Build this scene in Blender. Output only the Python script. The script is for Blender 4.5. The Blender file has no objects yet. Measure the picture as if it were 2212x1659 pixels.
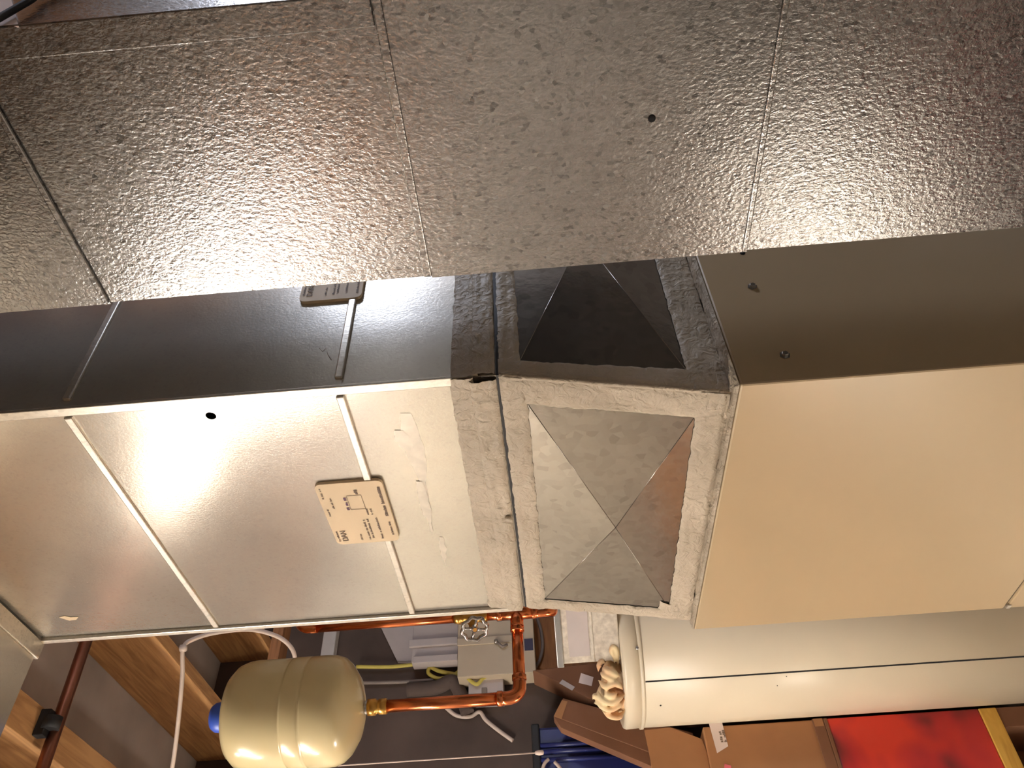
import bpy, math, random
from mathutils import Vector, Matrix, noise

# ------------------------------------------------------------------ camera
E = 1.62                                  # lens height above the floor
F = 1666.1                                # focal length in photo pixels
CR = Vector((0.70391617, -0.70602520, -0.07765596))     # camera right, with the phone held upright
CU = Vector((0.03491079, -0.07480841, 0.99658664))
CF = Vector((0.70942460, 0.70422448, 0.02801096))
CO = Vector((0, 0, E))
sc = bpy.context.scene
col = sc.collection
cam = bpy.data.cameras.new('camera')
cam.sensor_width = 36.0
cam.lens = F / 2212 * 36
cam.clip_start = 0.02
co = bpy.data.objects.new('camera', cam)
m3 = Matrix((-CU, CR, -CF)).transposed()  # the picture is stored turned by 90 degrees
co.matrix_world = Matrix.Translation(CO) @ m3.to_4x4()
col.objects.link(co)
sc.camera = co
# ------------------------------------------------------------------ world, exposure
w = bpy.data.worlds.new('world')
sc.world = w
w.use_nodes = True
w.node_tree.nodes['Background'].inputs[0].default_value = (0.55, 0.5, 0.45, 1)
w.node_tree.nodes['Background'].inputs[1].default_value = 0.05
sc.view_settings.view_transform = 'Standard'
sc.view_settings.look = 'None'
sc.view_settings.gamma = 1.0
sc.view_settings.use_curve_mapping = False
sc.view_settings.exposure = 1.7
LAMP_WARM = 14.0       # emission of the bare bulb beside the plenum
LAMP_COOL = 27.0       # emission of the cool lamp behind the return duct
FILL_FLOOD = 17.0       # emission of the low fill flood added before the freezer
FILL_TUBE = 70.0       # emission of the unseen tubes added as broad fill
random.seed(7)

# ------------------------------------------------------------------ helpers
def ray(x, y):
    d = CF * F + CR * (829.5 - y) + CU * (1106 - x)
    return d.normalized()
def PX(x, y, X):
    d = ray(x, y); return CO + d * (X / d.x)
def PY(x, y, Y):
    d = ray(x, y); return CO + d * (Y / d.y)
def PZ(x, y, Z):
    d = ray(x, y); return CO + d * ((Z - E) / d.z)
def PD(x, y, dep):
    d = ray(x, y); return CO + d * (dep / d.dot(CF))

def tag(o, label=None, cat=None, group=None, kind=None):
    if label: o['label'] = label
    if cat: o['category'] = cat
    if group: o['group'] = group
    if kind: o['kind'] = kind
    return o
def empty(name, loc):
    o = bpy.data.objects.new(name, None)
    o.location = loc
    o.empty_display_size = 0.05
    col.objects.link(o)
    return o
def mesh(name, verts, faces, mat, parent=None, smooth=False, bevel=0.0, seg=2):
    me = bpy.data.meshes.new(name)
    verts = [Vector(v) for v in verts]
    c = Vector((0, 0, 0))
    if verts:
        lo = Vector([min(v[i] for v in verts) for i in range(3)])
        hi = Vector([max(v[i] for v in verts) for i in range(3)])
        c = (lo + hi) / 2
    me.from_pydata([v - c for v in verts], [], faces)
    me.update()
    import bmesh
    bm = bmesh.new(); bm.from_mesh(me)
    bmesh.ops.recalc_face_normals(bm, faces=bm.faces)
    bm.to_mesh(me); bm.free()
    if smooth:
        for p in me.polygons: p.use_smooth = True
    me.materials.append(mat)
    o = bpy.data.objects.new(name, me)
    o.location = c
    col.objects.link(o)
    if parent:
        o.parent = parent
        off = Vector((0, 0, 0)); q = parent
        while q:
            off += q.location; q = q.parent
        o.location = c - off
    if bevel:
        b = o.modifiers.new('bevel', 'BEVEL'); b.width = bevel; b.segments = seg; b.limit_method = 'ANGLE'
        b.harden_normals = False
    return o
BF = [(0, 3, 2, 1), (4, 5, 6, 7), (0, 1, 5, 4), (1, 2, 6, 5), (2, 3, 7, 6), (3, 0, 4, 7)]
def box(name, lo, hi, mat, parent=None, bevel=0.0):
    x0, y0, z0 = lo; x1, y1, z1 = hi
    v = [(x0, y0, z0), (x1, y0, z0), (x1, y1, z0), (x0, y1, z0), (x0, y0, z1), (x1, y0, z1), (x1, y1, z1), (x0, y1, z1)]
    return mesh(name, v, BF, mat, parent, bevel=bevel)
def prism(name, poly, ext, mat, parent=None, bevel=0.0, smooth=False):
    n = len(poly); ext = Vector(ext)
    v = [Vector(p) for p in poly] + [Vector(p) + ext for p in poly]
    f = [tuple(range(n)), tuple(range(2 * n - 1, n - 1, -1))]
    f += [(i, (i + 1) % n, n + (i + 1) % n, n + i) for i in range(n)]
    return mesh(name, v, f, mat, parent, bevel=bevel, smooth=smooth)
def smoothpath(pts, k=6):
    pts = [Vector(p) for p in pts]; out = []
    for i in range(len(pts) - 1):
        p0 = pts[max(i - 1, 0)]; p1 = pts[i]; p2 = pts[i + 1]; p3 = pts[min(i + 2, len(pts) - 1)]
        for j in range(k):
            t = j / k
            out.append(0.5 * ((2 * p1) + (p2 - p0) * t + (2 * p0 - 5 * p1 + 4 * p2 - p3) * t * t + (3 * p1 - p0 - 3 * p2 + p3) * t ** 3))
    out.append(pts[-1]); return out
def tube(name, pts, r, mat, parent=None, n=16, radii=None):
    pts = [Vector(p) for p in pts]; v = []; f = []
    t = (pts[1] - pts[0]).normalized()
    a = t.orthogonal().normalized()
    for i, p in enumerate(pts):
        if i == 0: t = (pts[1] - pts[0])
        elif i == len(pts) - 1: t = pts[-1] - pts[-2]
        else: t = (pts[i + 1] - pts[i]).normalized() + (pts[i] - pts[i - 1]).normalized()
        t.normalize()
        a = (a - t * a.dot(t)).normalized(); b = t.cross(a)
        rr = radii[i] if radii else r
        for k in range(n):
            th = 2 * math.pi * k / n
            v.append(p + (a * math.cos(th) + b * math.sin(th)) * rr)
    for i in range(len(pts) - 1):
        for k in range(n):
            f.append((i * n + k, i * n + (k + 1) % n, (i + 1) * n + (k + 1) % n, (i + 1) * n + k))
    f.append(tuple(range(n - 1, -1, -1))); f.append(tuple((len(pts) - 1) * n + k for k in range(n)))
    o = mesh(name, v, f, mat, parent)
    for p in o.data.polygons: p.use_smooth = len(p.vertices) == 4
    return o
def lathe(name, prof, c, mat, parent=None, n=48, axis=Vector((0, 0, 1)), sharp=False):
    axis = Vector(axis).normalized(); a = axis.orthogonal().normalized(); b = axis.cross(a)
    c = Vector(c); v = []; f = []
    for r, h in prof:
        for k in range(n):
            th = 2 * math.pi * k / n
            v.append(c + axis * h + (a * math.cos(th) + b * math.sin(th)) * max(r, 1e-4))
    for i in range(len(prof) - 1):
        for k in range(n):
            f.append((i * n + k, i * n + (k + 1) % n, (i + 1) * n + (k + 1) % n, (i + 1) * n + k))
    f.append(tuple(range(n))); f.append(tuple((len(prof) - 1) * n + k for k in range(n)))
    o = mesh(name, v, f, mat, parent, smooth=not sharp)
    return o

# ------------------------------------------------------------------ materials
def lin(c):
    return tuple(((v / 255) / 12.92 if v / 255 < 0.04045 else ((v / 255 + 0.055) / 1.055) ** 2.4) for v in c) + (1,)
class N:
    def __init__(s, name):
        s.m = bpy.data.materials.new(name); s.m.use_nodes = True
        s.t = s.m.node_tree; s.b = s.t.nodes['Principled BSDF']
    def n(s, typ, **kw):
        nd = s.t.nodes.new(typ)
        for k, v in kw.items():
            if k in nd.inputs: nd.inputs[k].default_value = v
            else: setattr(nd, k, v)
        return nd
    def l(s, a, b): s.t.links.new(a, b)
    def coord(s, scale=(1, 1, 1)):
        tc = s.n('ShaderNodeTexCoord'); mp = s.n('ShaderNodeMapping')
        mp.inputs['Scale'].default_value = scale
        s.l(tc.outputs['Object'], mp.inputs['Vector']); return mp.outputs[0]
    def ramp(s, src, stops):
        r = s.n('ShaderNodeValToRGB')
        while len(r.color_ramp.elements) < len(stops): r.color_ramp.elements.new(0.5)
        for e, (p, c) in zip(r.color_ramp.elements, stops):
            e.position = p; e.color = c if len(c) == 4 else tuple(c) + (1,)
        s.l(src, r.inputs[0]); return r.outputs[0]
    def bump(s, src, strength, dist, prev=None):
        b = s.n('ShaderNodeBump'); b.inputs['Strength'].default_value = strength; b.inputs['Distance'].default_value = dist
        s.l(src, b.inputs['Height'])
        if prev: s.l(prev, b.inputs['Normal'])
        return b.outputs[0]
def g(v): return (v, v, v, 1)

def plain(name, rgb, rough=0.5, metal=0.0, var=0.08, scale=12, bump=0.0, bscale=80, spec=0.5, coat=0.0):
    k = N(name); c = lin(rgb); v = k.coord()
    nz = k.n('ShaderNodeTexNoise', Scale=scale, Detail=4.0); k.l(v, nz.inputs['Vector'])
    lo = tuple(x * (1 - var) for x in c[:3]); hi = tuple(min(1, x * (1 + var)) for x in c[:3])
    k.l(k.ramp(nz.outputs[0], [(0.3, lo), (0.7, hi)]), k.b.inputs['Base Color'])
    k.b.inputs['Roughness'].default_value = rough; k.b.inputs['Metallic'].default_value = metal
    k.b.inputs['Specular IOR Level'].default_value = spec
    k.b.inputs['Coat Weight'].default_value = coat
    if bump:
        n2 = k.n('ShaderNodeTexNoise', Scale=bscale, Detail=5.0); k.l(v, n2.inputs['Vector'])
        k.l(k.bump(n2.outputs[0], bump, 0.003), k.b.inputs['Normal'])
    return k.m
def galv(name, base, rough, spangle=0.35, scale=150, bumpn=0.12, stretch=1.6, dark=0.45, rv=0.1, metal=0.9, streak=0.0):
    """zinc coated sheet: spangle cells that differ in tone, gloss and tilt"""
    k = N(name); v = k.coord((1, 1, 1 / stretch))
    wob = k.n('ShaderNodeTexNoise', Scale=scale * 0.6, Detail=3.0); k.l(v, wob.inputs['Vector'])
    mx = k.n('ShaderNodeVectorMath', operation='MULTIPLY_ADD'); k.l(wob.outputs['Color'], mx.inputs[0])
    mx.inputs[1].default_value = (0.004, 0.004, 0.004); k.l(v, mx.inputs[2])
    vo = k.n('ShaderNodeTexVoronoi', Scale=scale); k.l(mx.outputs[0], vo.inputs['Vector'])
    sep = k.n('ShaderNodeSeparateColor'); k.l(vo.outputs['Color'], sep.inputs[0])
    big = k.n('ShaderNodeTexNoise', Scale=5.0, Detail=4.0); k.l(v, big.inputs['Vector'])
    c = Vector(lin(base)[:3])
    cells = k.ramp(sep.outputs[0], [(0.0, tuple(c * dark)), (0.12, tuple(c * (1 - spangle * 0.6))), (0.5, tuple(c)), (1.0, tuple(min(1, q * (1 + spangle * 0.5)) for q in c))])
    mixn = k.n('ShaderNodeMix', data_type='RGBA', blend_type='MULTIPLY'); mixn.inputs['Factor'].default_value = 0.5
    k.l(cells, mixn.inputs['A']); k.l(k.ramp(big.outputs[0], [(0.3, (0.7, 0.7, 0.7)), (0.7, (1, 1, 1))]), mixn.inputs['B'])
    k.l(mixn.outputs['Result'], k.b.inputs['Base Color'])
    st = k.n('ShaderNodeTexNoise', Scale=1.0, Detail=3.0); k.l(k.coord((260, 260, 9)), st.inputs['Vector'])
    ms = k.n('ShaderNodeMix', data_type='RGBA', blend_type='MULTIPLY'); ms.inputs['Factor'].default_value = streak
    k.l(mixn.outputs['Result'], ms.inputs['A']); k.l(k.ramp(st.outputs[0], [(0.35, (0.72, 0.72, 0.72)), (0.6, (1, 1, 1))]), ms.inputs['B'])
    k.l(ms.outputs['Result'], k.b.inputs['Base Color'])
    mr = k.n('ShaderNodeMapRange'); k.l(sep.outputs[1], mr.inputs[0])
    mr.inputs[3].default_value = rough * (1 - rv); mr.inputs[4].default_value = rough * (1 + rv)
    k.l(mr.outputs[0], k.b.inputs['Roughness'])
    k.b.inputs['Metallic'].default_value = metal
    fine = k.n('ShaderNodeTexNoise', Scale=scale * 1.1, Detail=3.0, Distortion=0.3); k.l(v, fine.inputs['Vector'])
    slow = k.n('ShaderNodeTexNoise', Scale=3.0, Detail=1.0); k.l(v, slow.inputs['Vector'])
    b1 = k.bump(slow.outputs[0], 0.25, 0.012)
    k.l(k.bump(fine.outputs[0], bumpn, 0.003, b1), k.b.inputs['Normal'])
    return k.m
def wood(name, a, b, axis_scale=(14, 1.2, 14), rough=0.65):
    k = N(name); v = k.coord(axis_scale)
    nz = k.n('ShaderNodeTexNoise', Scale=3.0, Detail=6.0, Distortion=1.2); k.l(v, nz.inputs['Vector'])
    k.l(k.ramp(nz.outputs[0], [(0.3, lin(a)), (0.62, lin(b))]), k.b.inputs['Base Color'])
    k.b.inputs['Roughness'].default_value = rough
    k.l(k.bump(nz.outputs[0], 0.2, 0.004), k.b.inputs['Normal'])
    return k.m
M = {}
M['galv_old'] = galv('galvanised_spangled', (140, 137, 134), 0.23, spangle=0.15, scale=340, bumpn=0.16, stretch=1.4, dark=0.58, rv=0.2, streak=0.25)
M['galv_new'] = galv('galvanised_plenum', (214, 208, 196), 0.21, spangle=0.03, scale=320, bumpn=0.045, stretch=1.2, dark=0.93, rv=0.04, metal=0.7)
M['galv_shiny'] = galv('galvanised_transition', (168, 162, 154), 0.2, spangle=0.12, scale=90, bumpn=0.05, stretch=1.0, dark=0.8)
M['strip'] = galv('galvanised_strip', (225, 218, 205), 0.4, spangle=0.1, scale=300, bumpn=0.08, dark=0.85)
M['tan'] = plain('furnace_tan_enamel', (184, 162, 128), 0.3, var=0.03, scale=3, coat=0.3)
def mastic_mat():
    k = N('duct_mastic'); v = k.coord()
    st = k.coord((40, 40, 40))
    nz = k.n('ShaderNodeTexNoise', Scale=9.0, Detail=5.0); k.l(v, nz.inputs['Vector'])
    k.l(k.ramp(nz.outputs[0], [(0.3, lin((170, 156, 135))), (0.7, lin((200, 185, 163)))]), k.b.inputs['Base Color'])
    n2 = k.n('ShaderNodeTexNoise', Scale=1.6, Detail=4.0, Distortion=1.5); k.l(st, n2.inputs['Vector'])
    n3 = k.n('ShaderNodeTexNoise', Scale=220.0, Detail=3.0); k.l(v, n3.inputs['Vector'])
    b = k.bump(n2.outputs[0], 0.75, 0.006); k.l(k.bump(n3.outputs[0], 0.35, 0.002, b), k.b.inputs['Normal'])
    k.b.inputs['Roughness'].default_value = 0.5
    return k.m
M['mastic'] = mastic_mat()
M['copper'] = plain('copper_pipe', (224, 132, 84), 0.22, 1.0, 0.12, 25)
M['copper_old'] = plain('tarnished_copper', (150, 98, 76), 0.4, 1.0, 0.2, 18)
M['brass'] = plain('brass', (206, 160, 84), 0.3, 1.0, 0.1, 30)
M['steel'] = plain('bright_steel', (190, 188, 186), 0.25, 1.0, 0.1, 40)
M['cream'] = plain('cream_enamel', (226, 208, 160), 0.22, 0.0, 0.02, 6, coat=0.5)
M['blue'] = plain('blue_plastic_cap', (58, 92, 200), 0.4)
M['heater'] = plain('white_heater_enamel', (214, 200, 174), 0.35, 0.0, 0.03, 4, bump=0.05, bscale=6)
M['dark'] = plain('dark_gap', (18, 15, 14), 0.9)
M['black'] = plain('black_rubber', (30, 28, 28), 0.6)
M['paper'] = plain('cream_paper_label', (226, 202, 166), 0.6, 0.0, 0.03, 20, bump=0.15, bscale=40)
M['ink'] = plain('printed_ink', (120, 100, 86), 0.7)
M['ink_purple'] = plain('purple_ink', (112, 80, 104), 0.7)
M['joist'] = wood('joist_wood', (152, 106, 64), (194, 146, 94))
M['plate'] = wood('sill_plate_wood', (140, 96, 62), (176, 122, 80), (1.2, 14, 14))
M['ply'] = wood('orange_plywood', (134, 84, 36), (168, 110, 54), (2, 2, 9))
M['yellow_wood'] = wood('yellow_plank', (190, 140, 50), (220, 172, 76), (1.5, 12, 12))
M['subfloor'] = plain('subfloor_boards', (176, 166, 160), 0.85, var=0.25, scale=3)
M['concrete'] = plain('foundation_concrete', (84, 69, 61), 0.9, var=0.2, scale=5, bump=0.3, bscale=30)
M['concrete_floor'] = plain('floor_concrete', (186, 176, 160), 0.75, var=0.2, scale=4, bump=0.2, bscale=40)
M['wall_grey'] = plain('painted_block', (186, 180, 172), 0.85, var=0.1, scale=4)
M['ledge'] = plain('pale_ledge_paint', (190, 184, 180), 0.8, var=0.06)
M['card'] = plain('kraft_cardboard', (160, 112, 72), 0.85, var=0.1, scale=6)
M['card_dark'] = plain('brown_cardboard', (118, 78, 52), 0.85, var=0.15, scale=6)
M['white_label'] = plain('white_paper', (224, 206, 198), 0.7, var=0.04)
M['pink'] = plain('pink_sticker', (226, 110, 120), 0.6)
M['tub'] = plain('navy_plastic', (36, 42, 96), 0.4, var=0.1)
M['rope'] = plain('white_cord', (212, 190, 174), 0.8)
M['panel'] = plain('panel_grey_enamel', (186, 168, 142), 0.5, var=0.04)
M['pale_plastic'] = plain('pale_plastic', (180, 168, 162), 0.5, var=0.06)
M['yellow_cable'] = plain('yellow_cable_sheath', (190, 172, 80), 0.6)
M['grey_cable'] = plain('grey_cable_sheath', (130, 116, 106), 0.6)
M['white_cable'] = plain('white_cable_sheath', (206, 186, 170), 0.5)
M['purple'] = plain('dark_purple_sticker', (46, 36, 62), 0.5)
def red_mat():
    k = N('red_printed_card'); v = k.coord((4, 4, 4))
    nz = k.n('ShaderNodeTexNoise', Scale=1.1, Detail=2.0, Distortion=0.5); k.l(v, nz.inputs['Vector'])
    k.l(k.ramp(nz.outputs[0], [(0.34, lin((86, 30, 32))), (0.48, lin((178, 40, 40))), (0.62, lin((212, 56, 36)))]), k.b.inputs['Base Color'])
    k.b.inputs['Roughness'].default_value = 0.45; return k.m
M['red'] = red_mat()
def wrap_mat():
    k = N('plastic_wrapped_white'); v = k.coord((1, 1, 1))
    wv = k.n('ShaderNodeTexNoise', Scale=60.0, Detail=4.0); k.l(v, wv.inputs['Vector'])
    k.l(k.ramp(wv.outputs[0], [(0.3, lin((176, 164, 148))), (0.7, lin((214, 204, 186)))]), k.b.inputs['Base Color'])
    k.b.inputs['Roughness'].default_value = 0.3
    k.l(k.bump(wv.outputs[0], 0.3, 0.003), k.b.inputs['Normal']); return k.m
M['wrap'] = wrap_mat()
def cloth_mat():
    k = N('cream_cloth'); v = k.coord()
    nz = k.n('ShaderNodeTexNoise', Scale=14.0, Detail=3.0); k.l(v, nz.inputs['Vector'])
    k.l(k.ramp(nz.outputs[0], [(0.4, lin((226, 204, 160))), (0.68, lin((224, 170, 126)))]), k.b.inputs['Base Color'])
    n2 = k.n('ShaderNodeTexNoise', Scale=500.0); k.l(v, n2.inputs['Vector'])
    k.l(k.bump(n2.outputs[0], 0.3, 0.001), k.b.inputs['Normal'])
    k.b.inputs['Roughness'].default_value = 0.9; return k.m
M['cloth'] = cloth_mat()
def glow(name, rgb, strength):
    k = N(name); k.b.inputs['Base Color'].default_value = (0.8, 0.8, 0.8, 1)
    k.b.inputs['Emission Color'].default_value = rgb + (1,)
    k.b.inputs['Emission Strength'].default_value = strength
    return k.m
M['glow_warm'] = glow('bulb_warm_glow', (1.0, 0.92, 0.80), LAMP_WARM)
M['glow_cool'] = glow('bulb_cool_glow', (0.72, 0.80, 1.0), LAMP_COOL)
M['glow_fill_tube'] = glow('fill_tube_glow', (1.0, 0.965, 0.91), FILL_TUBE)
M['glow_fill_flood'] = glow('fill_flood_glow', (1.0, 0.92, 0.80), FILL_FLOOD)
M['peg'] = plain('beige_hardboard', (168, 158, 142), 0.7)
M['appliance'] = plain('white_appliance', (226, 222, 212), 0.4)

# ------------------------------------------------------------------ the room
XW0, XW1, YW0, YW1 = -2.5, 2.7, -2.4, 3.1
ZJ = E + 1.2                     # underside of the joists
ZC = ZJ + 0.24                   # underside of the floor above
tag(box('floor', (XW0 - .1, YW0 - .1, -0.1), (XW1 + .1, YW1 + .1, 0), M['concrete_floor']), 'bare concrete basement floor', 'floor', kind='structure')
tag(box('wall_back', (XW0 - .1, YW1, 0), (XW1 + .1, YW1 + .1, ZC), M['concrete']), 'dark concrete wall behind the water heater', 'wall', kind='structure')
tag(box('wall_right', (XW1, YW0, 0), (XW1 + .1, YW1, ZC), M['wall_grey']), 'painted block wall beyond the return duct', 'wall', kind='structure')
tag(box('wall_left', (XW0 - .1, YW0, 0), (XW0, YW1, ZC), M['wall_grey']), 'painted block wall opposite the furnace', 'wall', kind='structure')
tag(box('wall_front', (XW0 - .1, YW0 - .1, 0), (XW1 + .1, YW0, ZC), M['wall_grey']), 'painted block wall behind the viewer', 'wall', kind='structure')
ceiling = tag(box('ceiling', (XW0 - .1, YW0 - .1, ZC), (XW1 + .1, YW1 + .1, ZC + .05), M['subfloor']), 'wooden subfloor above open joists', 'ceiling', kind='structure')
jx = [-2.3, -1.9, -1.5, -1.1, -0.7, -0.3, 0.06, 0.36, 0.745, 1.175, 1.58, 1.98, 2.38]
for x in jx:
    wd = 0.04 if abs(x - .745) < .01 else 0.022
    box('joist', (x - wd, YW0, ZJ), (x + wd, YW1, ZC), M['joist'], ceiling, bevel=0.002)
tag(box('trim_1', (XW0, YW1 - .09, ZJ - .045), (XW1, YW1, ZJ), M['plate']), 'wooden sill plate under the joist ends', 'trim', kind='structure')
tag(box('trim_2', (XW0, YW1 - .05, PY(722, 1400, YW1 - .05).z), (XW1, YW1, PY(700, 1360, YW1 - .05).z), M['ledge'], bevel=0.004), 'pale ledge along the top of the foundation wall', 'trim', kind='structure')

# ------------------------------------------------------------------ mastic helper
def mastic(parent, a, b, c, d, nrm, thick=0.0025, rag=0.0025, nu=None, nv=8, seed=0):
    """brushed-on band over the quad a-b (long side) / d-c, proud of the sheet along nrm"""
    a, b, c, d = map(Vector, (a, b, c, d)); nrm = Vector(nrm).normalized()
    L = (b - a).length
    nu = nu or max(10, int(L / 0.004))
    v = []; f = []
    for j in range(nv + 1):
        for i in range(nu + 1):
            s = i / nu; t = j / nv
            p = (a.lerp(b, s)).lerp(d.lerp(c, s), t)
            wdir = ((d.lerp(c, s)) - (a.lerp(b, s)))
            wl = max(wdir.length, 1e-5); wdir = wdir / wl
            q = Vector((s * L * 60 + seed * 17.3, t * wl * 90, seed * 3.1))
            if j in (0, nv): p = p + wdir * rag * .55 * (noise.noise(Vector((s * L * 60, j * 7.7 + seed, 3))) + .7 * noise.noise(Vector((s * L * 240, j * 3.7 + seed, 8))))
            h = thick * (0.75 + 0.5 * noise.noise(q) + 0.35 * noise.noise(Vector((q.x * 0.4, q.y * 4, 5.0))))
            h = max(h, thick * .3)
            if j in (0, nv): h = thick * .12
            v.append(p + nrm * h)
    for j in range(nv):
        for i in range(nu):
            k = j * (nu + 1) + i
            f.append((k, k + 1, k + nu + 2, k + nu + 1))
    o = mesh('mastic_band', v, f, M['mastic'], parent, smooth=True)
    return o
def dashes(parent, o, ux, uz, nrm, rows, mat=None):
    """unreadable small print: short strokes on one flat print layer. rows = (u, v, length, height)"""
    v = []; f = []
    o = Vector(o); ux = Vector(ux); uz = Vector(uz); nrm = Vector(nrm)
    for (u0, v0, ln, h) in rows:
        u = u0
        while u < u0 + ln:
            wd = h * random.uniform(0.35, 0.9)
            if random.random() < 0.82:
                k = len(v); hh = h * random.uniform(0.6, 1.0)
                for (p, q) in ((u, v0), (u + wd * .75, v0), (u + wd * .75, v0 + hh), (u, v0 + hh)):
                    v.append(o + ux * p + uz * q + nrm * 0.0006)
                f.append((k, k + 1, k + 2, k + 3))
            u += wd
    return tag(mesh('small_print', v, f, mat or M['ink'], parent), kind='stuff')
def lettering(txt, size, loc, ux, uz, mat, parent, name='lettering'):
    cu = bpy.data.curves.new(name, 'FONT'); cu.body = txt; cu.size = size; cu.extrude = 0.0001
    o = bpy.data.objects.new(name, cu); col.objects.link(o)
    bpy.context.view_layer.update()
    dg = bpy.context.evaluated_depsgraph_get()
    me = bpy.data.meshes.new_from_object(o.evaluated_get(dg))
    bpy.data.objects.remove(o, do_unlink=True)
    ux = Vector(ux).normalized(); uz = Vector(uz).normalized()
    vs = [Vector(loc) + ux * p.co.x + uz * p.co.y + ux.cross(uz) * p.co.z for p in me.vertices]
    fs = [tuple(p.vertices) for p in me.polygons]
    return mesh(name, vs, fs, mat, parent)

# ------------------------------------------------------------------ supply plenum
PXF, PYN, PYF = 0.615, 0.594, 1.099       # face toward the lamp, near corner, far corner
PXB = 1.10
ZT, ZB = E + 0.816, E + 0.09
plen = tag(empty('supply_plenum', ((PXF + PXB) / 2, (PYN + PYF) / 2, ZB)), 'tall galvanised supply plenum with pale matt face and raised seams above the tan furnace', 'plenum')
zs = [E + .066, E + 0.2145, E + 0.527, ZT]
for i in range(3):
    off = (0.0, 0.001, 0.0)[i]
    box('side_panel', (PXF - off, PYN + .001, zs[i]), (PXF + .004, PYF, zs[i + 1]), M['galv_new'], plen)
    box('front_panel', (PXF + .001, PYN - off, zs[i]), (PXB, PYN + .004, zs[i + 1]), M['galv_new'], plen)
box('back_panel', (PXB - .004, PYN + .004, ZB), (PXB, PYF, ZT), M['galv_new'], plen)
box('far_panel', (PXF + .004, PYF - .004, ZB), (PXB - .004, PYF, ZT), M['galv_new'], plen)
for z in zs[1:3]:
    box('slip_joint', (PXF - .0045, PYN + .012, z - .001), (PXF + .001, PYF - .002, z + .0085), M['strip'], plen, bevel=.0015)
    box('slip_joint', (PXF + .012, PYN - .004, z - .001), (PXB - .002, PYN + .001, z + .0085), M['strip'], plen, bevel=.0015)
box('corner_seam', (PXF - .0022, PYN - .0022, ZB), (PXF + .002, PYN + .011, ZT), M['strip'], plen, bevel=.001)
box('edge_lip', (PXF - .006, PYF - .0015, ZB - .045), (PXF + .004, PYF + .009, ZT), M['strip'], plen, bevel=.0015)
# small punched hole high on the pale face, by the lamp's reflection
h = PX(456, 897, PXF)
lathe('punched_hole', [(0.0, 0), (.006, 0), (.006, .0006), (.0, .0006)], (PXF - .0004, h.y, h.z), M['dark'], plen, n=20, axis=(-1, 0, 0))
# scraped sealant smears on the lowest panel
def smear(pts, mat, name='sealant_smear', th=.0006, X=PXF - .0004):
    prism(name, [PX(a, b, X) for a, b in pts], (-th, 0, 0), mat, plen)
M['smear'] = plain('dry_sealant_film', (208, 200, 186), 0.4, 0.6, 0.1, 60)
def film(p0, p1, wd, seed, lift=.0004):
    n = 22; L_ = []; R_s = []
    for i in range(n + 1):
        t = i / n; w_ = wd * (.25 + .75 * math.sin(math.pi * min(t * 1.15 + .08, 1)) ** .6)
        cx = p0[0] + (p1[0] - p0[0]) * t; cy = p0[1] + (p1[1] - p0[1]) * t
        L_.append((cx - w_ * (1 + .5 * noise.noise(Vector((t * 7, seed, 1)))), cy + wd * .3 * noise.noise(Vector((t * 9, seed, 4)))))
        R_s.append((cx + w_ * (1 + .5 * noise.noise(Vector((t * 6, seed, 2)))), cy))
    v = [PX(a, b, PXF - lift) for a, b in L_ + R_s]
    mesh('sealant_smear', v, [(i, i + 1, n + 2 + i, n + 1 + i) for i in range(n)], M['smear'], plen)
film((876, 893), (922, 1075), 20, 31)
film((862, 930), (885, 985), 16, 35, .0007)
film((905, 1040), (934, 1150), 11, 32, .0010)
film((953, 1160), (962, 1222), 7, 33)
smear([(127, 1333), (140, 1330), (152, 1333), (170, 1332), (165, 1338), (150, 1340), (140, 1337)], M['paper'], 'paint_chip')
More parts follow.
